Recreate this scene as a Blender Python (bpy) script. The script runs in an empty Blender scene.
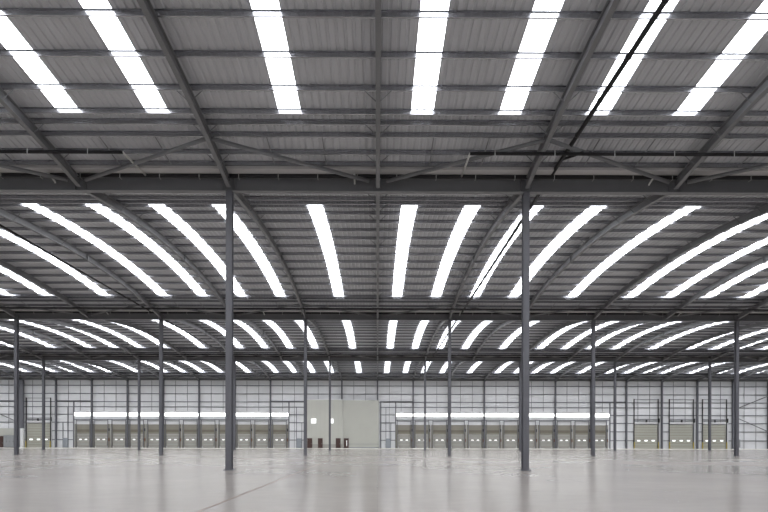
import bpy, math, random
from mathutils import Vector
random.seed(7)
S = bpy.context.scene
COL = S.collection

# ------------------------------------------------------------------ materials
def rgb(r, g, b): return (r, g, b, 1.0)
def base_mat(name, color, rough=0.5, metal=0.0, spec=0.5):
    m = bpy.data.materials.new(name); m.use_nodes = True
    nt = m.node_tree; b = nt.nodes['Principled BSDF']
    b.inputs['Base Color'].default_value = rgb(*color)
    b.inputs['Roughness'].default_value = rough
    b.inputs['Metallic'].default_value = metal
    b.inputs['Specular IOR Level'].default_value = spec
    return m, nt, b
def noisy(name, c1, c2, scale=2.0, rough=0.5, metal=0.0, spec=0.5, detail=3.0, stretch=(1, 1, 1)):
    m, nt, b = base_mat(name, c1, rough, metal, spec)
    tc = nt.nodes.new('ShaderNodeTexCoord'); mp = nt.nodes.new('ShaderNodeMapping')
    mp.inputs['Scale'].default_value = stretch
    n = nt.nodes.new('ShaderNodeTexNoise'); n.inputs['Scale'].default_value = scale; n.inputs['Detail'].default_value = detail
    mx = nt.nodes.new('ShaderNodeMix'); mx.data_type = 'RGBA'
    mx.inputs['A'].default_value = rgb(*c1); mx.inputs['B'].default_value = rgb(*c2)
    nt.links.new(tc.outputs['Object'], mp.inputs['Vector']); nt.links.new(mp.outputs['Vector'], n.inputs['Vector'])
    nt.links.new(n.outputs['Fac'], mx.inputs['Factor']); nt.links.new(mx.outputs['Result'], b.inputs['Base Color'])
    return m
def glow(name, color, strength):
    m, nt, b = base_mat(name, (0.8, 0.82, 0.85), 0.5)
    b.inputs['Emission Color'].default_value = rgb(*color)
    b.inputs['Emission Strength'].default_value = strength
    return m

M = {}
M['steel'] = noisy('painted grey steel', (0.155, 0.157, 0.165), (0.19, 0.192, 0.20), 1.5, 0.45)
M['column'] = noisy('column grey paint', (0.125, 0.127, 0.145), (0.15, 0.152, 0.17), 1.5, 0.5)
M['purlin'] = noisy('galvanised purlin', (0.34, 0.345, 0.37), (0.42, 0.425, 0.45), 0.8, 0.27, 0.8)
M['deck'] = noisy('roof liner sheet', (0.445, 0.45, 0.475), (0.51, 0.515, 0.54), 0.35, 0.36, 0.0, 0.5, 2, (1, 0.15, 1))
M['gutter'] = noisy('gutter sheet', (0.55, 0.54, 0.54), (0.62, 0.61, 0.61), 0.6, 0.4, 0.1)
M['pipe'] = noisy('black sprinkler pipe', (0.014, 0.013, 0.015), (0.022, 0.021, 0.023), 2.0, 0.5, 0.0, 0.25)
M['palepipe'] = base_mat('galvanised fitting', (0.62, 0.62, 0.6), 0.35, 0.2)[0]
M['hanger'] = base_mat('zinc hanger', (0.5, 0.5, 0.5), 0.4, 0.3)[0]
M['girt'] = noisy('wall rail grey', (0.15, 0.152, 0.17), (0.19, 0.192, 0.21), 1.0, 0.5)
M['khaki'] = noisy('dock surround panel', (0.23, 0.215, 0.18), (0.27, 0.255, 0.215), 0.9, 0.5)
M['khakidark'] = noisy('dock lintel panel', (0.15, 0.135, 0.105), (0.185, 0.165, 0.13), 0.9, 0.55)
M['dockdoor'] = noisy('dock door leaf', (0.33, 0.32, 0.295), (0.37, 0.36, 0.33), 0.8, 0.45)
M['leveldoor'] = noisy('sectional door leaf', (0.37, 0.365, 0.315), (0.41, 0.405, 0.35), 0.8, 0.45)
M['cream'] = noisy('cream partition sheet', (0.47, 0.47, 0.43), (0.51, 0.51, 0.465), 0.5, 0.5)
M['joint'] = noisy('cream joint line', (0.41, 0.41, 0.38), (0.44, 0.44, 0.41), 1.0, 0.6)
M['brown'] = noisy('brown door leaf', (0.05, 0.027, 0.022), (0.075, 0.035, 0.03), 2.0, 0.5)
M['bluedoor'] = noisy('blue grey door leaf', (0.27, 0.29, 0.32), (0.3, 0.32, 0.35), 2.0, 0.5)
M['rust'] = noisy('red brown box', (0.13, 0.065, 0.04), (0.18, 0.09, 0.05), 3.0, 0.5)
M['yellow'] = base_mat('yellow guard', (0.45, 0.36, 0.06), 0.5)[0]
M['rubber'] = base_mat('black rubber', (0.03, 0.03, 0.03), 0.7)[0]
M['white'] = noisy('white cabinet', (0.72, 0.72, 0.72), (0.76, 0.76, 0.76), 1.0, 0.4)
M['greybox'] = noisy('grey cabinet', (0.26, 0.27, 0.28), (0.32, 0.33, 0.34), 2.0, 0.45)
M['glass'] = glow('daylight pane', (1.0, 1.0, 0.96), 4.5)
M['small'] = glow('door vision pane', (1.0, 1.0, 0.96), 1.3)
M['dim'] = glow('small daylight pane', (1.0, 1.0, 0.97), 0.8)

# translucent roof strips with the daylight behind them; slight grime variation along them
def skylight_mat():
    m, nt, b = base_mat('translucent daylight sheet', (0.8, 0.82, 0.85), 0.4)
    b.inputs['Emission Color'].default_value = rgb(0.95, 0.97, 1.0)
    tc = nt.nodes.new('ShaderNodeTexCoord')
    n = nt.nodes.new('ShaderNodeTexNoise'); n.inputs['Scale'].default_value = 0.6; n.inputs['Detail'].default_value = 2
    mr = nt.nodes.new('ShaderNodeMapRange'); mr.inputs['To Min'].default_value = SKY * 0.85; mr.inputs['To Max'].default_value = SKY * 1.15
    nt.links.new(tc.outputs['Object'], n.inputs['Vector']); nt.links.new(n.outputs['Fac'], mr.inputs['Value'])
    nt.links.new(mr.outputs['Result'], b.inputs['Emission Strength'])
    return m
SKY = 8.3
M['sky'] = skylight_mat()

def floor_mat():
    m, nt, b = base_mat('power floated concrete', (0.5, 0.48, 0.46), 0.3, 0, 0.24)
    L = nt.links.new
    tc = nt.nodes.new('ShaderNodeTexCoord')
    def noise(scale, detail, stretch):
        mp = nt.nodes.new('ShaderNodeMapping'); mp.inputs['Scale'].default_value = stretch
        n = nt.nodes.new('ShaderNodeTexNoise'); n.inputs['Scale'].default_value = scale; n.inputs['Detail'].default_value = detail
        L(tc.outputs['Object'], mp.inputs['Vector']); L(mp.outputs['Vector'], n.inputs['Vector']); return n
    n1 = noise(0.12, 5, (1, 1, 1)); n2 = noise(1.1, 6, (1, 1.8, 1))
    r1 = nt.nodes.new('ShaderNodeMix'); r1.data_type = 'RGBA'
    r1.inputs['A'].default_value = rgb(0.312, 0.285, 0.260); r1.inputs['B'].default_value = rgb(0.375, 0.345, 0.318)
    L(n1.outputs['Fac'], r1.inputs['Factor'])
    r2 = nt.nodes.new('ShaderNodeMix'); r2.data_type = 'RGBA'; r2.blend_type = 'MULTIPLY'
    mr = nt.nodes.new('ShaderNodeMapRange'); mr.inputs['From Min'].default_value = 0.3; mr.inputs['From Max'].default_value = 0.7
    mr.inputs['To Min'].default_value = 0.96; mr.inputs['To Max'].default_value = 1.03
    L(n2.outputs['Fac'], mr.inputs['Value'])
    r2.inputs['Factor'].default_value = 1.0
    L(r1.outputs['Result'], r2.inputs['A']); L(mr.outputs['Result'], r2.inputs['B'])
    # sawn joints every 8 m across and 10 m along, hairline wide
    sep = nt.nodes.new('ShaderNodeSeparateXYZ'); L(tc.outputs['Object'], sep.inputs['Vector'])
    def joint(out, pitch, off, w):
        a = nt.nodes.new('ShaderNodeMath'); a.operation = 'ADD'; a.inputs[1].default_value = off
        d = nt.nodes.new('ShaderNodeMath'); d.operation = 'PINGPONG'; d.inputs[1].default_value = pitch / 2
        c = nt.nodes.new('ShaderNodeMath'); c.operation = 'LESS_THAN'; c.inputs[1].default_value = w
        L(out, a.inputs[0]); L(a.outputs[0], d.inputs[0]); L(d.outputs[0], c.inputs[0]); return c
    jy = joint(sep.outputs['Y'], 10.0, 3.4, 0.012)
    jx = joint(sep.outputs['X'], 8.0, 0.0, 0.005)
    mxj = nt.nodes.new('ShaderNodeMath'); mxj.operation = 'MAXIMUM'; L(jx.outputs[0], mxj.inputs[0]); L(jy.outputs[0], mxj.inputs[1])
    sc_ = nt.nodes.new('ShaderNodeMath'); sc_.operation = 'MULTIPLY'; sc_.inputs[1].default_value = 0.35; L(mxj.outputs[0], sc_.inputs[0])
    r3 = nt.nodes.new('ShaderNodeMix'); r3.data_type = 'RGBA'; r3.inputs['B'].default_value = rgb(0.2, 0.18, 0.16)
    L(sc_.outputs[0], r3.inputs['Factor']); L(r2.outputs['Result'], r3.inputs['A'])
    L(r3.outputs['Result'], b.inputs['Base Color'])
    rr = nt.nodes.new('ShaderNodeMapRange'); rr.inputs['From Min'].default_value = 0.3; rr.inputs['From Max'].default_value = 0.7
    rr.inputs['To Min'].default_value = 0.18; rr.inputs['To Max'].default_value = 0.23
    L(n1.outputs['Fac'], rr.inputs['Value']); L(rr.outputs['Result'], b.inputs['Roughness'])
    return m
M['floor'] = floor_mat()

def wall_mat():
    m, nt, b = base_mat('white liner cladding', (0.8, 0.8, 0.82), 0.5, 0, 0.4)
    L = nt.links.new
    tc = nt.nodes.new('ShaderNodeTexCoord')
    w = nt.nodes.new('ShaderNodeTexWave'); w.wave_type = 'BANDS'; w.bands_direction = 'X'; w.wave_profile = 'SIN'
    w.inputs['Scale'].default_value = 0.314; w.inputs['Distortion'].default_value = 0
    n = nt.nodes.new('ShaderNodeTexNoise'); n.inputs['Scale'].default_value = 0.25
    L(tc.outputs['Object'], w.inputs['Vector']); L(tc.outputs['Object'], n.inputs['Vector'])
    mx = nt.nodes.new('ShaderNodeMix'); mx.data_type = 'RGBA'
    mx.inputs['A'].default_value = rgb(0.70, 0.705, 0.725); mx.inputs['B'].default_value = rgb(0.78, 0.785, 0.80)
    L(n.outputs['Fac'], mx.inputs['Factor']); L(mx.outputs['Result'], b.inputs['Base Color'])
    bp = nt.nodes.new('ShaderNodeBump'); bp.inputs['Strength'].default_value = 0.3; bp.inputs['Distance'].default_value = 0.03
    L(w.outputs['Fac'], bp.inputs['Height']); L(bp.outputs['Normal'], b.inputs['Normal'])
    return m
M['wall'] = wall_mat()

# ------------------------------------------------------------------ mesh helpers
class MB:
    def __init__(s): s.v = []; s.f = []
    def box(s, x0, x1, y0, y1, z0, z1):
        n = len(s.v)
        s.v += [(x0, y0, z0), (x1, y0, z0), (x1, y1, z0), (x0, y1, z0), (x0, y0, z1), (x1, y0, z1), (x1, y1, z1), (x0, y1, z1)]
        s.f += [tuple(n + i for i in q) for q in ((0, 3, 2, 1), (4, 5, 6, 7), (0, 1, 5, 4), (1, 2, 6, 5), (2, 3, 7, 6), (3, 0, 4, 7))]
        return s
    def prism(s, prof, path, up=Vector((0, 0, 1))):
        """sweep a closed 2D profile (side, up) along a list of points"""
        P = [Vector(p) for p in path]; n0 = len(s.v); k = len(prof)
        for i, p in enumerate(P):
            t = (P[min(i + 1, len(P) - 1)] - P[max(i - 1, 0)]).normalized()
            side = t.cross(up).normalized(); u = side.cross(t).normalized()
            for a, b in prof: s.v.append(tuple(p + side * a + u * b))
        for i in range(len(P) - 1):
            for j in range(k):
                a = n0 + i * k + j; b = n0 + i * k + (j + 1) % k
                s.f.append((a, b, b + k, a + k))
        s.f.append(tuple(n0 + j for j in reversed(range(k)))); s.f.append(tuple(n0 + (len(P) - 1) * k + j for j in range(k)))
        return s
    def tube(s, path, r, k=10):
        return s.prism([(r * math.cos(2 * math.pi * i / k), r * math.sin(2 * math.pi * i / k)) for i in range(k)], path,
                       up=Vector((0, 0, 1)) if abs(Vector(path[1])[2] - Vector(path[0])[2]) < 0.95 * (Vector(path[1]) - Vector(path[0])).length else Vector((0, 1, 0)))
    def build(s, name, mat, parent=None, smooth=False, loc=None):
        me = bpy.data.meshes.new(name); me.from_pydata(s.v, [], s.f); me.update()
        me.materials.append(M[mat])
        if smooth:
            for p in me.polygons: p.use_smooth = len(p.vertices) == 4
        o = bpy.data.objects.new(name, me); COL.objects.link(o)
        if parent: o.parent = parent
        if loc: o.location = loc
        return o
def tag(o, label, cat, group=None):
    o['label'] = label; o['category'] = cat; o['kind'] = 'thing'
    if group: o['group'] = group
    return o
def empty(name, loc, label, cat, group=None):
    o = bpy.data.objects.new(name, None); COL.objects.link(o); o.location = loc
    o.empty_display_size = 0.2
    return tag(o, label, cat, group)
def struct(o, label=None):
    o['kind'] = 'structure'
    if label: o['label'] = label
    return o
def copy_tree(o, parent=None):
    c = o.copy(); COL.objects.link(c)
    if parent: c.parent = parent
    for ch in [x for x in bpy.data.objects if x.parent == o]: copy_tree(ch, c)
    return c
ORD = ['', 'first', 'second', 'third', 'fourth', 'fifth', 'sixth', 'seventh', 'eighth', 'ninth', 'tenth', 'eleventh', 'twelfth', 'thirteenth',
       'fourteenth', 'fifteenth', 'sixteenth', 'seventeenth', 'eighteenth', 'nineteenth', 'twentieth', 'twenty-first', 'twenty-second',
       'twenty-third', 'twenty-fourth', 'twenty-fifth', 'twenty-sixth', 'twenty-seventh', 'twenty-eighth', 'twenty-ninth', 'thirtieth']
def isec(w, d, tf, tw, top=0.0):
    """I profile, top at `top`, hanging down by d"""
    a, b = w / 2, tw / 2
    return [(-a, top - d), (a, top - d), (a, top - d + tf), (b, top - d + tf), (b, top - tf), (a, top - tf), (a, top), (-a, top), (-a, top - tf), (-b, top - tf), (-b, top - d + tf), (-a, top - d + tf)]

# ------------------------------------------------------------------ dimensions
ROWS = [28.44, 58.44, 88.44]          # column rows
WALL = 118.44                         # inner face of the far wall
BAY0 = [-1.56, 28.44, 58.44, 88.44]   # start of each vault
BN = ['nearest', 'second', 'third', 'farthest']
XW = 104.0
XV = [48, 72, 96, 102]                # how far out each vault is fitted
def hz(s): return 17.15 - 0.00593 * (s - 15.0) ** 2

# ------------------------------------------------------------------ floor and walls
def plane_box(name, mat, *b):
    return struct(MB().box(*b).build(name, mat))
plane_box('floor', 'floor', -XW, XW, -3.5, WALL, -0.2, 0.0)
plane_box('wall_back', 'wall', -XW, XW, WALL, WALL + 0.25, 0.0, 16.2)
plane_box('wall_left', 'wall', -XW - 0.25, -XW, -3.5, WALL, 0.0, 17.6)
plane_box('wall_right', 'wall', XW, XW + 0.25, -3.5, WALL, 0.0, 17.6)
plane_box('wall_front', 'wall', -XW, XW, -3.75, -3.5, 0.0, 17.6)

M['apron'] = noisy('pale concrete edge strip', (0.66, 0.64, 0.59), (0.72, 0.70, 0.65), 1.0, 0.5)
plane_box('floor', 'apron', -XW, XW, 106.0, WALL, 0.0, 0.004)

# ------------------------------------------------------------------ roof deck (trough profiled sheets) with openings for the strips
def strips(limit):
    out = []
    for k in range(-13, 13):
        x0 = 8 * k
        if k % 3 == 2: cs = [x0 + 4]              # every third bay carries a single strip
        else: cs = [x0 + 2, x0 + 6]
        out += [c for c in cs if abs(c) <= limit]
    return sorted(out)
P = 1 / 3.0; OFF = 1 / 6.0; RD = 0.04
PROF = [(0.0, 0.0), (0.19, 0.0), (0.225, RD), (0.30, RD)]   # trough, web, crest, then next trough
SK0, SK1 = 4.22, 25.24
ST = [0, 1.1, 2.3, 3.5, SK0] + [SK0 + (SK1 - SK0) * i / 16 for i in range(1, 17)] + [26.5, 27.7, 28.9, 30]
def sheet(x0, x1, sts, y0, skip=None, dz=0.0):
    mb = MB(); xs = []
    n = round((x1 - x0) / P)
    for i in range(n):
        for a, b in PROF: xs.append((x0 + i * P + a, b))
    xs.append((x1, 0.0))
    for s in sts:
        for x, d in xs: mb.v.append((x, y0 + s, hz(s) + d + dz))
    w = len(xs)
    for j in range(len(sts) - 1):
        inside = sts[j] >= SK0 - 1e-6 and sts[j + 1] <= SK1 + 1e-6
        for i in range(w - 1):
            if skip and inside:
                xc = (xs[i][0] + xs[i + 1][0]) / 2
                if any(abs(xc - c) < 0.5 for c in skip): continue
            a = j * w + i
            mb.f.append((a, a + w, a + w + 1, a + 1))
    return mb
for b in range(4):
    sk = strips(XV[b])
    o = sheet(-XW + OFF, XW - OFF, ST, BAY0[b], set(sk)).build('ceiling', 'deck')
    struct(o)
    sk_st = [s for s in ST if SK0 - 1e-6 <= s <= SK1 + 1e-6]
    for side, xs_ in (('left', [c for c in sk if c < 0][::-1]), ('right', [c for c in sk if c > 0])):
        for n, c in enumerate(xs_, 1):
            o = sheet(c - 0.5, c + 0.5, sk_st[::2] if b > 1 else sk_st, BAY0[b]).build('skylight', 'sky')
            tag(o, f'bright skylight strip in the {BN[b]} roof vault, {ORD[n]} to the {side} of the centre',
                'skylight', f'skylight strips in the {BN[b]} roof vault')
# closing strip of ceiling above the camera
struct(MB().box(-XW, XW, -3.5, -1.56, 15.85, 15.95).build('ceiling', 'deck'))

# ------------------------------------------------------------------ purlins
HALF = [1.25, 2.1, 3.3, 4.1, 4.75, 6.12, 7.82, 9.62, 11.4, 13.2]
PS = HALF + [15.0] + [30 - s for s in reversed(HALF)]
def purlin_mb(half_len, s, y):
    z = hz(s) - 0.005
    mb = MB()
    t = 0.012; d = 0.21; f = 0.07
    mb.box(-half_len, half_len, y, y + t, z - d, z)                    # web
    mb.box(-half_len, half_len, y + t, y + f, z - d, z - d + t)        # lower flange
    mb.box(-half_len, half_len, y - 0.05, y, z - t, z)                    # upper flange
    mb.box(-half_len, half_len, y + f - t, y + f, z - d + t, z - d + 0.035)
    return mb
for b in range(4):
    cnt = len(PS)
    for i, s in enumerate(PS):
        y = BAY0[b] + s
        if b == 0 and s < 12: continue
        o = purlin_mb(XV[b] + 2 if b < 3 else XW, s, y).build('purlin', 'purlin')
        k = cnt - i
        tag(o, f'grey steel purlin across the {BN[b]} roof vault, {ORD[k]} from its far side',
            'purlin', f'purlins under the {BN[b]} roof vault')
        if s > 30 - 2.3 and s < 28.2 and b < 2:      # stays tying the last purlins together
            for q in range(-int(XV[b] // 8), int(XV[b] // 8)):
                for e in (2.667, 5.333):
                    x = 8 * q + e
                    if abs(x) > 30 + 20 * b: continue
                    MB().tube([(x, y - 1.15, hz(s - 1.15) - 0.2), (x, y - 0.05, hz(s) - 0.17)], 0.03, 6).build('sag_bar', 'steel', o)
                    MB().tube([(x, y + 0.1, hz(s) - 0.24), (x, y + 0.85, hz(s + .9) - 0.17)], 0.03, 6).build('sag_bar', 'steel', o)

# ------------------------------------------------------------------ rafters with fly braces
RW, RDP = 0.21, 0.47
def fly_mb():
    mb = MB()
    for sx in (-1, 1):
        mb.tube([(sx * 0.09, 0, -RDP + 0.02), (sx * 0.62, 0, 0.05)], 0.022, 5)
    return mb
fly_proto = None
def rafter(b, X):
    name = 'rafter'
    if X == 0: lab = f'curved grey steel rafter on the centre line under the {BN[b]} roof vault'
    else:
        lab = f'curved grey rafter of the {BN[b]} roof vault, {ORD[abs(X) // 8]} to the {"left" if X < 0 else "right"} of the centre'
    root = empty('rafter', (X, BAY0[b], 0), lab, 'rafter', f'rafters under the {BN[b]} roof vault')
    s0 = 0.1 if b else 8.0
    e = 29.85
    pts = [(0, s0 + (e - s0) * i / 28, hz(s0 + (e - s0) * i / 28) - 0.22) for i in range(29)]
    MB().prism(isec(RW, RDP, 0.025, 0.016), pts).build('beam', 'steel', root)
    global fly_proto
    if b < 3 and (b < 2 or abs(X) <= 56):
        for s in (2.1, 4.1, 6.12, 11.4, 18.6, 23.88, 25.9, 27.9):
            if s < s0 + 2: continue
            if fly_proto is None:
                fly_proto = fly_mb().build('fly_brace', 'steel', root); f = fly_proto
            else:
                f = fly_proto.copy(); COL.objects.link(f); f.parent = root
            f.location = (0, s + 0.02, hz(s) - 0.22)
    if b >= 1:
        z = hz(15) - 0.22
        m = MB().box(-0.13, 0.13, 14.97, 15.03, z - RDP - 0.05, z + 0.0)
        m.box(-0.02, 0.02, 14.6, 15.4, z - RDP - 0.04, z - RDP + 0.0)
        m.build('splice_plate', 'steel', root)
    return root
for b in range(4):
    for X in range(-8 * int(XV[b] // 8), 8 * int(XV[b] // 8) + 1, 8): rafter(b, X)

# ------------------------------------------------------------------ valley beams, gutters, columns
RN = ['front', 'middle', 'back']
for r, Y in enumerate(ROWS):
    half = XV[r] + 24 if r < 2 else XW
    root = empty('valley_beam', (0, Y, 0), f'long dark grey steel beam carried by the {RN[r]} row of columns', 'beam')
    MB().prism(isec(0.30, 0.75, 0.03, 0.015, 15.77), [(-half, 0, 0), (half, 0, 0)]).build('girder', 'steel', root)
    # paired stiffeners on the web over every rafter line
    for X in range(-8 * int(half // 8), 8 * int(half // 8) + 1, 8):
        if abs(X) > 24 + 24 * r: continue
        for q in (X - 0.3, X + 0.285): MB().box(q, q + 0.015, -0.145, 0.145, 15.05, 15.74).build('stiffener_plate', 'steel', root)
    g = MB()
    g.prism([(-0.95, 0.16), (-0.93, 0.16), (-0.90, 0.02), (0.90, 0.02), (0.93, 0.16), (0.95, 0.16), (0.92, 0.0), (-0.92, 0.0)], [(-XW, Y, 15.80), (XW, Y, 15.80)])
    tag(g.build('valley_gutter', 'gutter'), f'pale metal valley gutter lying above the beam of the {RN[r]} column row', 'gutter')

def column_proto():
    root = bpy.data.objects.new('column', None); COL.objects.link(root)
    H = 14.99
    p = [(-0.165, -0.18), (0.165, -0.18), (0.165, -0.158), (0.008, -0.158), (0.008, 0.158), (0.165, 0.158), (0.165, 0.18), (-0.165, 0.18), (-0.165, 0.158), (-0.008, 0.158), (-0.008, -0.158), (-0.165, -0.158)]
    MB().prism(p, [(0, 0, 0.03), (0, 0, H)], up=Vector((0, 1, 0))).build('shaft', 'column', root)
    MB().box(-0.26, 0.26, -0.28, 0.28, 0.0, 0.03).build('base_plate', 'column', root)
    m = MB()
    for sx in (-0.21, 0.21):
        for sy in (-0.23, 0.23): m.tube([(sx, sy, 0.03), (sx, sy, 0.075)], 0.018, 6)
    m.build('anchor_bolts', 'column', root)
    MB().box(-0.19, 0.19, -0.2, 0.2, H, H + 0.03).build('cap_plate', 'column', root)
    return root
cproto = column_proto(); first = True
for r, Y in enumerate(ROWS):
    n = [2, 6, 10][r]
    xs = [8 + 16 * i for i in range(-n // 2, n // 2)] if r else [-8, 8]
    xs = [x - 0 for x in xs]
    for x in xs:
        side = 'left' if x < 0 else 'right'
        k = (abs(x) + 8) // 16
        if r == 0: lab = f'tall dark grey steel column of the front row, {side} one'
        else: lab = f'dark grey steel column of the {RN[r]} row, {ORD[k]} to the {side} of the centre'
        o = cproto if first else copy_tree(cproto)
        first = False
        o.location = (x, Y, 0); tag(o, lab, 'column', f'free standing columns of the {RN[r]} row')

# ------------------------------------------------------------------ wind braces beside each valley
for b in range(4):
    row = BAY0[b] + 30
    rn = (RN + ['far wall'])[b]
    lim = XV[b] - 8
    for k in range(-6, 7):
        X = 8 + 16 * k
        for d in (-8, 8):
            if abs(X) > lim or abs(X + d) > lim: continue
            z1 = hz(26.4) - 0.27 - 0.25; z2 = 15.42
            p1 = Vector((X + (0.12 if d > 0 else -0.12), row - 3.55, z1)); p2 = Vector((X + d * 0.94, row - 0.45, z2))
            o = MB().tube([p1, p2], 0.10 if b == 0 else 0.08, 10).build('roof_brace', 'steel', smooth=True)
            sd = 'left' if X + d / 2 < 0 else 'right'
            kk = int(abs(X + d / 2) // 8) + 1
            tag(o, f'slanting roof brace just before the {"far wall" if b == 3 else rn + " column row"}, {ORD[kk]} {sd} of centre',
                'brace', 'slanting wind braces under the roof')

# ------------------------------------------------------------------ sprinkler pipes
def hangers(root, xs, y, z, r):
    for x in xs:
        m = MB().box(x - 0.018, x + 0.018, y - r - 0.012, y - r - 0.002, z - r - 0.07, z + r + 0.05)
        m.box(x - 0.018, x + 0.018, y - r - 0.012, y + r, z - r - 0.075, z - r - 0.065)
        m.build('pipe_hanger', 'hanger', root)
for r, Y in enumerate(ROWS):
    half = XV[r] + 2
    pr = 0.10
    root = empty('sprinkler_main', (0, 0, 0), f'black sprinkler pipe running across just in front of the {RN[r]} column row beam', 'pipe')
    MB().tube([(-half, Y - 0.36, 15.72), (half, Y - 0.36, 15.72)], pr, 12).build('pipe_run', 'pipe', root, True)
    if r < 2:
        hangers(root, [-(20 + 22 * r) + 2.1 * i for i in range(20 + 20 * r)], Y - 0.36, 15.72, pr)
    # parallel branch a little nearer
    segs = [(-half, -12.35, 'left'), (4.46, half, 'right')] if r == 0 else [(-half, half, '')]
    yb = Y - 2.95; zb = 15.54
    for a, c, sd in segs:
        lab = f'thin black branch pipe before the {RN[r]} column row' + (f', {sd} of the centre rafter' if sd else ', spanning the whole width')
        br = empty('sprinkler_branch', (0, 0, 0), lab, 'pipe')
        MB().tube([(a, yb, zb), (c, yb, zb)], 0.08, 10).build('pipe_run', 'pipe', br, True)
        if r == 0:
            hangers(br, [x for x in [a + 1.2 + 2.9 * i for i in range(20)] if a < x < c and abs(x) < 22], yb, zb, 0.08)
            x = c if c < 0 else a
            MB().tube([(x, yb, zb), (x, yb + 0.15, zb + 0.0), (x, Y - 0.42, 15.70)], 0.05, 8).build('elbow_link', 'palepipe', br, True)
for X, s0, nm in ((-57.0, 60, 'far left'), (-25.0, 33, 'left of the centre rafter'), (9.3, 10, 'right of the centre rafter'), (55.5, 60, 'far right')):
    r_ = 0.10 if s0 < 28 else 0.075
    root = empty('sprinkler_feed', (X, 0, 0), f'long black sprinkler feed pipe running towards the far wall, {nm}', 'pipe')
    MB().tube([(0, s0, 15.88), (0, ROWS[0] - 0.5, 15.86), (0, WALL - 0.6, 15.76)] if s0 < 28 else [(0, s0, 15.84), (0, WALL - 0.6, 15.76)], r_, 12).build('pipe_run', 'pipe', root, True)
    if s0 < 28:
        m = MB()
        for y in (12, 14.5, 17, 19.5, 22, 24.5):
            m = MB().tube([(0, y - 0.05, 15.88), (0, y + 0.05, 15.88)], r_ + 0.018, 12).build('pipe_coupling', 'pipe', root, True)
        MB().tube([(0, 26.6, 15.85), (0.65, 25.49, 15.62)], 0.07, 10).build('angled_link', 'pipe', root, True)
# pale pipe stubs hanging beside the beams
def stub(x, y, lab):
    root = empty('pipe_stub', (x, y, 15.5), lab, 'pipe', 'pale pipe stubs below the beams')
    MB().tube([(0, -0.45, 0.1), (0, 0.1, -0.05), (0, 0.14, -0.12)], 0.045, 8).build('stub_pipe', 'palepipe', root, True)
    MB().tube([(0, -0.5, 0.11), (0, -0.4, 0.09)], 0.065, 8).build('flange', 'palepipe', root, True)
for x, sd in ((-17.3, 'at the far left'), (-1.25, 'just left of the centre rafter'), (14.6, 'at the far right')):
    stub(x, ROWS[0] - 0.3, f'short pale pipe stub hanging at the front row beam, {sd}')
for x, sd in ((-29.5, 'far left'), (-12.4, 'left of centre'), (9.0, 'right of centre'), (33.0, 'far right')):
    stub(x, ROWS[1] - 0.9, f'short pale pipe stub hanging at the middle row beam, {sd}')

# ------------------------------------------------------------------ far wall: columns, rails, rods
for X in range(-96, 97, 8):
    k = abs(X) // 8
    lab = 'dark grey steel wall column standing on the centre line of the far wall' if X == 0 else \
        f'dark grey steel column against the far wall, {ORD[k]} to the {"left" if X < 0 else "right"} of the centre one'
    root = empty('wall_column', (X, WALL - 0.36, 0), lab, 'column', 'columns against the far wall')
    MB().prism([(-a[0], a[1] + 0.2) for a in isec(0.30, 0.40, 0.025, 0.016)][::-1], [(0, 0, 0.03), (0, 0, 15.0)], up=Vector((0, 1, 0))).build('shaft', 'column', root)
    MB().box(-0.2, 0.2, -0.26, 0.26, 0, 0.03).build('base_plate', 'column', root)
    MB().box(-0.17, 0.17, -0.6, 0.22, 15.0, 15.15).build('cap_plate', 'column', root)
tag(MB().prism(isec(0.2, 0.45, 0.025, 0.015, 15.62), [(-XW, WALL - 0.35, 0), (XW, WALL - 0.35, 0)]).build('eaves_beam', 'steel'),
    'dark grey eaves beam along the top of the far wall', 'beam')
tn = [0]
def rail(x0, x1, z, d=0.16, y=WALL):
    tn[0] += 1
    m = MB().box(x0, x1, y - 0.14, y - 0.02, z - d / 2, z - d / 2 + 0.02).box(x0, x1, y - 0.14, y - 0.12, z - d / 2, z + d / 2)
    m.box(x0, x1, y - 0.14, y, z + d / 2 - 0.02, z + d / 2)
    return struct(m.build('trim_%d' % tn[0], 'girt'))
def vtrim(x, z0, z1, w=0.14):
    tn[0] += 1
    return struct(MB().box(x - w / 2, x + w / 2, WALL - 0.15, WALL - 0.01, z0, z1).build('trim_%d' % tn[0], 'girt'))
for z in (14.0, 12.15, 10.35): rail(-XW, XW, z)
rail(-XW, -8.0, 9.2); rail(0.6, XW, 9.2)
for x0, x1 in ((-XW, -79.0), (-73.0, -68.2), (-19.9, -16.0), (0.6, 4.1), (52.4, 57.9), (63.9, 66.4), (71.9, 73.7), (79.2, XW)):
    for z in (7.5, 5.7, 3.8, 1.8): rail(x0, x1, z)
for x0, x1 in ((-68.2, -19.9), (4.1, 52.4)):
    rail(x0, x1, 6.35)
for x0, x1 in ((57.9, 63.9), (66.4, 71.9), (73.7, 79.2), (-79, -73)): rail(x0, x1, 7.5)
for x0, x1 in ((-24, -16.0), (0.6, 8), (-96, -80), (-72, -64), (48, 56)): rail(x0, x1, 10.45, 0.28)
for x, z1 in ((-68.2, 10.3), (-19.9, 10.3), (-16.2, 10.3), (0.75, 10.3), (4.1, 10.3), (52.4, 10.3)): vtrim(x, 0, z1, 0.22)
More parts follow.
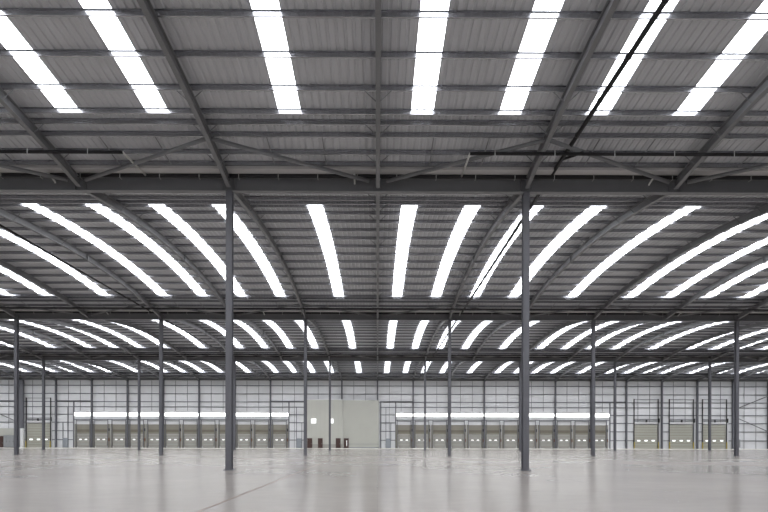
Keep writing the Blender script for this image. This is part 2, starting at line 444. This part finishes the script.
for k in range(-12, 12):
    for e in (2.667, 5.333):
        x = 8 * k + e
        z0 = 10.45 if -16 < x < 0 else (8.3 if (-68 < x < -20 or 4.2 < x < 52) else 5.75 if (56 < x < 80 or -80 < x < -72) else 0.0)
        idx = abs(x) // 2.667 + (0 if x > 0 else 0)
        tag(MB().box(x - 0.035, x + 0.035, WALL - 0.2, WALL - 0.145, z0, 15.1).build('sag_rod', 'girt'),
            f'thin vertical grey tie rod on the far wall, {ORD[int((abs(x) - (8 * (abs(x) // 8))) > 4) + 1]} after the {ORD[int(abs(x) // 8)] or "centre"} {"left" if x < 0 else "right"} wall column', 'rod', 'vertical tie rods on the far wall')
for xs, zz in (((-18.2, -17.0), 0), ((1.9, 3.0), 0), ((-69.5, -70.6), 0)):
    for x in xs: vtrim(x, 0, 9.2 if x == xs[0] else 5.7, 0.1)

# strip windows above the docks
wn = [0]
def strip_window(x0, x1, side, k, n):
    wn[0] += 1
    fr = MB()
    y1 = WALL - 0.02; z0, z1 = 7.1, 7.85
    fr.box(x0, x1, y1 - 0.12, y1, z0 - 0.07, z0).box(x0, x1, y1 - 0.12, y1, z1, z1 + 0.07)
    fr.box(x0, x0 + 0.06, y1 - 0.12, y1, z0, z1).box(x1 - 0.06, x1, y1 - 0.12, y1, z0, z1)
    root = struct(fr.build('window_%d' % wn[0], 'girt'))
    MB().box(x0 + 0.06, x1 - 0.06, y1 - 0.06, y1 - 0.02, z0, z1).build('pane', 'glass', root)
def split(x0, x1):
    ed = [x0] + [X for X in range(-96, 97, 8) if x0 + 0.5 < X < x1 - 0.5] + [x1]
    return list(zip(ed[:-1], ed[1:]))
for (a, c), sd in (((-68.1, -20.0), 'left'), ((4.2, 52.3), 'right')):
    sp = split(a, c)
    for i, (x0, x1) in enumerate(sp): strip_window(x0 + (0.16 if i else 0), x1 - (0.16 if i < len(sp) - 1 else 0), sd, i, len(sp))

# ------------------------------------------------------------------ loading dock doors
def dock():
    root = bpy.data.objects.new('dock_door', None); COL.objects.link(root)
    y = -0.02
    # surround: two jambs and the upper panels
    MB().box(-1.9, -1.42, y - 0.16, y, 0, 5.3).build('jamb', 'khaki', root)
    MB().box(1.42, 1.9, y - 0.16, y, 0, 5.3).build('jamb', 'khaki', root)
    m = MB()
    m.box(-1.42, 1.42, y - 0.10, y, 4.1, 5.25).box(-1.42, 1.42, y - 0.10, y, 3.1, 3.5)
    m.build('upper_panel', 'khaki', root)
    MB().box(-1.42, 1.42, y - 0.08, y, 3.5, 4.1).build('lintel_panel', 'khakidark', root)
    # leaf: four sections, chamfered lower corners
    lf = MB()
    zs = [0.06, 0.8, 1.55, 2.3, 3.08]
    for i in range(4):
        z0, z1 = zs[i], zs[i + 1] - 0.03
        w0 = 1.12 if i == 0 else 1.36
        n = len(lf.v)
        for yy in (y - 0.13, y - 0.06):
            lf.v += [(-w0, yy, z0), (w0, yy, z0), (1.36, yy, z0 + (0.45 if i == 0 else 0.01)), (1.36, yy, z1), (-1.36, yy, z1), (-1.36, yy, z0 + (0.45 if i == 0 else 0.01))]
        lf.f += [tuple(n + q for q in range(6)), tuple(n + 11 - q for q in range(6))]
        for q in range(6): lf.f.append((n + q, n + 6 + q, n + 6 + (q + 1) % 6, n + (q + 1) % 6))
    leaf = lf.build('door_leaf', 'dockdoor', root)
    for x in (-0.62, 0.62):
        f = MB().box(x - 0.33, x + 0.33, y - 0.15, y - 0.131, 1.68, 2.02).build('vision_panel_frame', 'rubber', leaf)
        MB().box(x - 0.27, x + 0.27, y - 0.16, y - 0.151, 1.73, 1.97).build('vision_pane', 'small', leaf)
    for x in (-1.54, 1.54):
        m = MB().box(x - 0.06, x + 0.06, y - 0.30, y - 0.165, 0.0, 6.3)
        m.build('track', 'girt', root)
    MB().tube([(-1.5, y - 0.25, 6.05), (1.5, y - 0.25, 6.05)], 0.07, 8).build('spring_shaft', 'girt', root)
    m = MB().box(1.66, 1.92, y - 0.28, y - 0.0, 1.5, 2.15)
    m.build('control_box', 'rust', root)
    MB().box(1.68, 1.90, y - 0.22, y, 3.75, 4.35).build('drive_box', 'rubber', root)
    MB().box(-1.3, 1.3, y - 0.35, y - 0.16, 0.0, 0.05).build('sill_plate', 'hanger', root)
    return root
d0 = dock(); fst = True
for side, xs in (('left', list(range(-66, -21, 4))), ('right', list(range(6, 51, 4)))):
    for i, x in enumerate(xs, 1):
        o = d0 if fst else copy_tree(d0)
        fst = False
        o.location = (x, WALL, 0)
        tag(o, f'grey dock door with two small windows, {ORD[i]} from the left in {side} dock row', 'door', f'dock doors of the {side} row')

def level_door(x, lab):
    root = empty('level_access_door', (x, WALL, 0), lab, 'door', 'large sectional doors reaching the floor')
    y = -0.03; w = 2.6; n = 9; H = 5.45
    lf = MB()
    for i in range(n):
        z0 = 0.04 + (H - 0.04) * i / n; z1 = 0.04 + (H - 0.04) * (i + 1) / n - 0.05
        lf.box(-w, w, y - 0.12, y - 0.055, z0, z1)
    MB().box(-w, w, y - 0.05, y - 0.005, 0.04, H).build('section_seal', 'khakidark', root)
    leaf = lf.build('door_leaf', 'leveldoor', root)
    for q in (-1.65, 0, 1.65):
        MB().box(q - 0.42, q + 0.42, y - 0.14, y - 0.121, 1.62, 2.02).build('vision_panel_frame', 'girt', leaf)
        MB().box(q - 0.36, q + 0.36, y - 0.15, y - 0.141, 1.68, 1.96).build('vision_pane', 'small', leaf)
    for sx in (-1, 1):
        MB().box(sx * (w + 0.12) - 0.09, sx * (w + 0.12) + 0.09, y - 0.26, y - 0.13, 0, 11.2).build('track', 'rubber', root)
        MB().box(sx * (w + 0.12) - 0.07, sx * (w + 0.12) + 0.07, y - 0.40, y - 0.27, 0, 1.5).build('track_guard', 'yellow', root)
    MB().box(-w, w, y - 0.24, y - 0.14, 5.5, 5.62).build('header', 'girt', root)
    MB().box(-w, w, y - 0.22, y - 0.15, 5.62, 5.98).build('spring_board', 'white', root)
    m = MB().tube([(-w, y - 0.34, 6.25), (w, y - 0.34, 6.25)], 0.09, 10); m.build('spring_barrel', 'girt', root, True)
    MB().box(-0.14, 0.14, y - 0.45, y - 0.225, 6.0, 6.5).build('centre_bracket', 'rubber', root)
    MB().box(w + 0.22, w + 0.34, y - 0.5, y - 0.14, 5.9, 6.8).build('motor_unit', 'rubber', root)
    MB().box(-w, w, y - 0.26, y - 0.14, 6.55, 6.68).build('header', 'girt', root)
    MB().box(-w, w, y - 0.24, y - 0.16, 11.05, 11.15).build('track_tie', 'girt', root)
    return root
level_door(-76.0, 'tall ribbed khaki sectional door alone at the left end of the far wall')
level_door(60.5, 'tall ribbed khaki sectional door right of the dock row, nearest of three to the docks')
level_door(68.45, 'tall ribbed khaki sectional door, middle one of the three right of the docks')
level_door(75.95, 'tall ribbed khaki sectional door, outermost of the three right of the docks')

# ------------------------------------------------------------------ cream plant room front and big cream door in the middle
m = MB(); yb = WALL - 0.95
m.box(-15.7, -7.75, yb, yb + 0.12, 0, 10.8)
m.box(-15.7, -15.58, yb + 0.12, WALL - 0.21, 0, 10.8)
room = m.build('cream_partition', 'cream')
tag(room, 'tall cream panelled partition with small high windows left of the big cream door', 'partition')
for i in range(1, 8):
    MB().box(-15.7 + i - 0.012, -15.7 + i + 0.012, yb - 0.004, yb, 0, 10.8).build('panel_joint', 'joint', room)
MB().box(-15.7, -7.75, yb - 0.03, yb, 10.75, 10.9).build('top_flashing', 'white', room)
MB().box(-15.7, -7.75, yb - 0.02, yb, 0.0, 0.9).build('base_band', 'dockdoor', room)
for x, w in ((-14.25, 1.1), (-10.3, 0.9)):
    f = MB().box(x - w / 2 - 0.06, x + w / 2 + 0.06, yb - 0.05, yb - 0.001, 5.5, 6.62).build('vision_window', 'white', room)
    MB().box(x - w / 2, x + w / 2, yb - 0.07, yb - 0.051, 5.56, 6.56).build('pane', 'dim', f)
big = empty('big_sliding_door', (0, WALL, 0), 'very large cream door with fine horizontal joints in the middle of the far wall', 'door')
m = MB()
for i in range(18):
    m.box(-7.7, 0.3, -0.85, -0.68, 0.25 + i * 0.582, 0.25 + (i + 1) * 0.582 - 0.025)
m.box(-7.7, 0.3, -0.8, -0.68, 0.25, 10.72)
m.build('door_leaf', 'cream', big)
MB().box(-7.7, 0.3, -0.88, -0.68, 0.0, 0.25).build('bottom_rail', 'greybox', big)
MB().box(-7.7, 0.3, -0.89, -0.855, 0.9, 0.98).build('guard_line', 'greybox', big)
dn = [0]
def pdoor(x, y, w=1.0, h=2.15, mat='brown', slit=False, label=''):
    dn[0] += 1
    root = struct(MB().box(x - w / 2 - 0.07, x - w / 2, y - 0.1, y, 0, h).box(x + w / 2, x + w / 2 + 0.07, y - 0.1, y, 0, h).box(x - w / 2 - 0.07, x + w / 2 + 0.07, y - 0.1, y, h, h + 0.08).build('door_%d' % dn[0], mat), label)
    leaf = MB().box(x - w / 2 + 0.01, x + w / 2 - 0.01, y - 0.06, y - 0.005, 0.01, h - 0.01).build('door_leaf', mat, root)
    MB().box(x + w / 2 - 0.18, x + w / 2 - 0.06, y - 0.11, y - 0.061, 1.0, 1.06).build('handle', 'hanger', leaf)
    if slit: MB().box(x - 0.06 + 0.1, x + 0.06 + 0.1, y - 0.07, y - 0.061, 0.5, 1.75).build('vision_slit', 'dim', leaf)
    return root
pdoor(-15.1, yb - 0.021, 0.95, 2.15, 'brown', label='brown door at the left edge of the cream partition')
pdoor(-12.75, yb - 0.021, 0.9, 2.15, 'brown', label='brown door near the middle of the cream partition')
pdoor(-8.75, yb - 0.021, 0.95, 2.15, 'brown', label='brown door at the right edge of the cream partition')
pdoor(-6.95, WALL - 0.895, 0.95, 2.15, 'brown', True, label='brown door with a tall white vision slit set in the big cream door')
pdoor(-17.6, WALL - 0.15, 1.0, 2.1, 'bluedoor', label='blue grey door between the left dock row and the cream partition')
pdoor(2.45, WALL - 0.15, 1.0, 2.1, 'bluedoor', label='blue grey door between the big cream door and the right dock row')
pdoor(-70.0, WALL - 0.15, 1.0, 2.1, 'bluedoor', label='blue grey door left of the left dock row')

# ------------------------------------------------------------------ left and right ends of the far wall
def brace(p, q, lab):
    tag(MB().tube([p, q], 0.09, 8).build('wall_brace', 'steel', smooth=True), lab, 'brace', 'diagonal wall braces')
yw = WALL - 0.42
brace((80.2, yw, 8.8), (95.8, yw, 16.0 - 0.9), 'rising diagonal steel brace on the far wall right of the outermost sectional door')
brace((80.2, yw - 0.2, 7.2), (95.8, yw - 0.2, 0.4), 'falling diagonal steel brace on the far wall right of the outermost sectional door')
brace((-80.2, yw, 5.6), (-95.8, yw, 12.5), 'diagonal steel brace on the far wall at its left end')
cab = empty('switchgear_cabinet', (-81.9, WALL - 0.9, 0), 'grey metal cabinet against the far wall at its left end', 'cabinet')
m = MB().box(-1.15, 1.15, -0.4, 0.4, 0.08, 2.75); m.build('body', 'greybox', cab)
for q in (-0.76, 0, 0.76):
    dd = MB().box(q - 0.36, q + 0.36, -0.43, -0.401, 0.15, 2.68).build('door', 'greybox', cab)
    MB().box(q + 0.24, q + 0.28, -0.46, -0.431, 1.2, 1.5).build('handle', 'rubber', dd)
MB().box(-1.1, 1.1, -0.35, 0.35, 0, 0.08).build('plinth', 'rubber', cab)
tag(MB().box(-96, -80.8, WALL - 0.3, WALL - 0.16, 0, 4.3).build('low_partition', 'cream'), 'low cream panelled wall section behind the grey cabinet at the left end', 'partition')
pdoor(-84.3, WALL - 0.31, 1.0, 2.5, 'brown', label='dark brown door in the low cream wall section at the left end')
tag(MB().box(-79.75, -79.1, WALL - 0.75, WALL - 0.2, 0.0, 4.3).build('pipe_casing', 'white'), 'narrow white casing at the foot of the wall left of the lone sectional door', 'casing')
tag(MB().box(-79.8, -79.15, WALL - 0.8, WALL - 0.25, 4.32, 15.1).build('duct', 'column'), 'dark vertical duct above the narrow white casing at the left end', 'duct')
bx = empty('control_cabinet', (81.0, WALL - 0.5, 0), 'small grey control cabinet on the wall beside the right end braces', 'cabinet')
MB().box(-0.45, 0.45, -0.2, 0.2, 0.3, 2.1).build('body', 'greybox', bx)
MB().box(-0.4, 0.4, -0.225, -0.201, 0.4, 2.0).build('door', 'greybox', bx)
MB().box(-0.04, 0.04, 0.1, 0.16, 2.1, 14.5).build('conduit', 'white', bx)

# ------------------------------------------------------------------ brown sealed joint in the floor
tag(MB().box(-4.01, -3.975, -3.0, 100, 0.0, 0.004).build('floor_joint_strip', 'rust'), 'thin brown sealed joint strip running along the floor towards the brown doors', 'joint strip')

# ------------------------------------------------------------------ sky outside
w = bpy.data.worlds.new('sky'); S.world = w; w.use_nodes = True
bg = w.node_tree.nodes['Background']; bg.inputs['Color'].default_value = rgb(0.75, 0.82, 0.9); bg.inputs['Strength'].default_value = 1.0

# ------------------------------------------------------------------ camera
cd = bpy.data.cameras.new('camera'); cam = bpy.data.objects.new('camera', cd); COL.objects.link(cam); S.camera = cam
F = 526.0
cd.sensor_width = 36; cd.sensor_fit = 'HORIZONTAL'; cd.lens = F / 768 * 36
from mathutils import Matrix
yaw, roll = -0.004, 0.002
cam.matrix_world = Matrix.Translation((0, 0, 1.58)) @ Matrix.Rotation(yaw, 4, 'Z') @ Matrix.Rotation(math.pi / 2, 4, 'X') @ Matrix.Rotation(roll, 4, 'Z')
cd.shift_x = 4.5 / 768; cd.shift_y = (441.2 - 256) / 768
cd.clip_end = 500; cd.clip_start = 0.05

S.view_settings.view_transform = 'Standard'; S.view_settings.look = 'None'
S.view_settings.gamma = 1; S.view_settings.use_curve_mapping = False
S.view_settings.exposure = 0.0
S.cycles.use_denoising = True
S.cycles.max_bounces = 9; S.cycles.diffuse_bounces = 7; S.cycles.glossy_bounces = 3
S.cycles.sample_clamp_indirect = 8
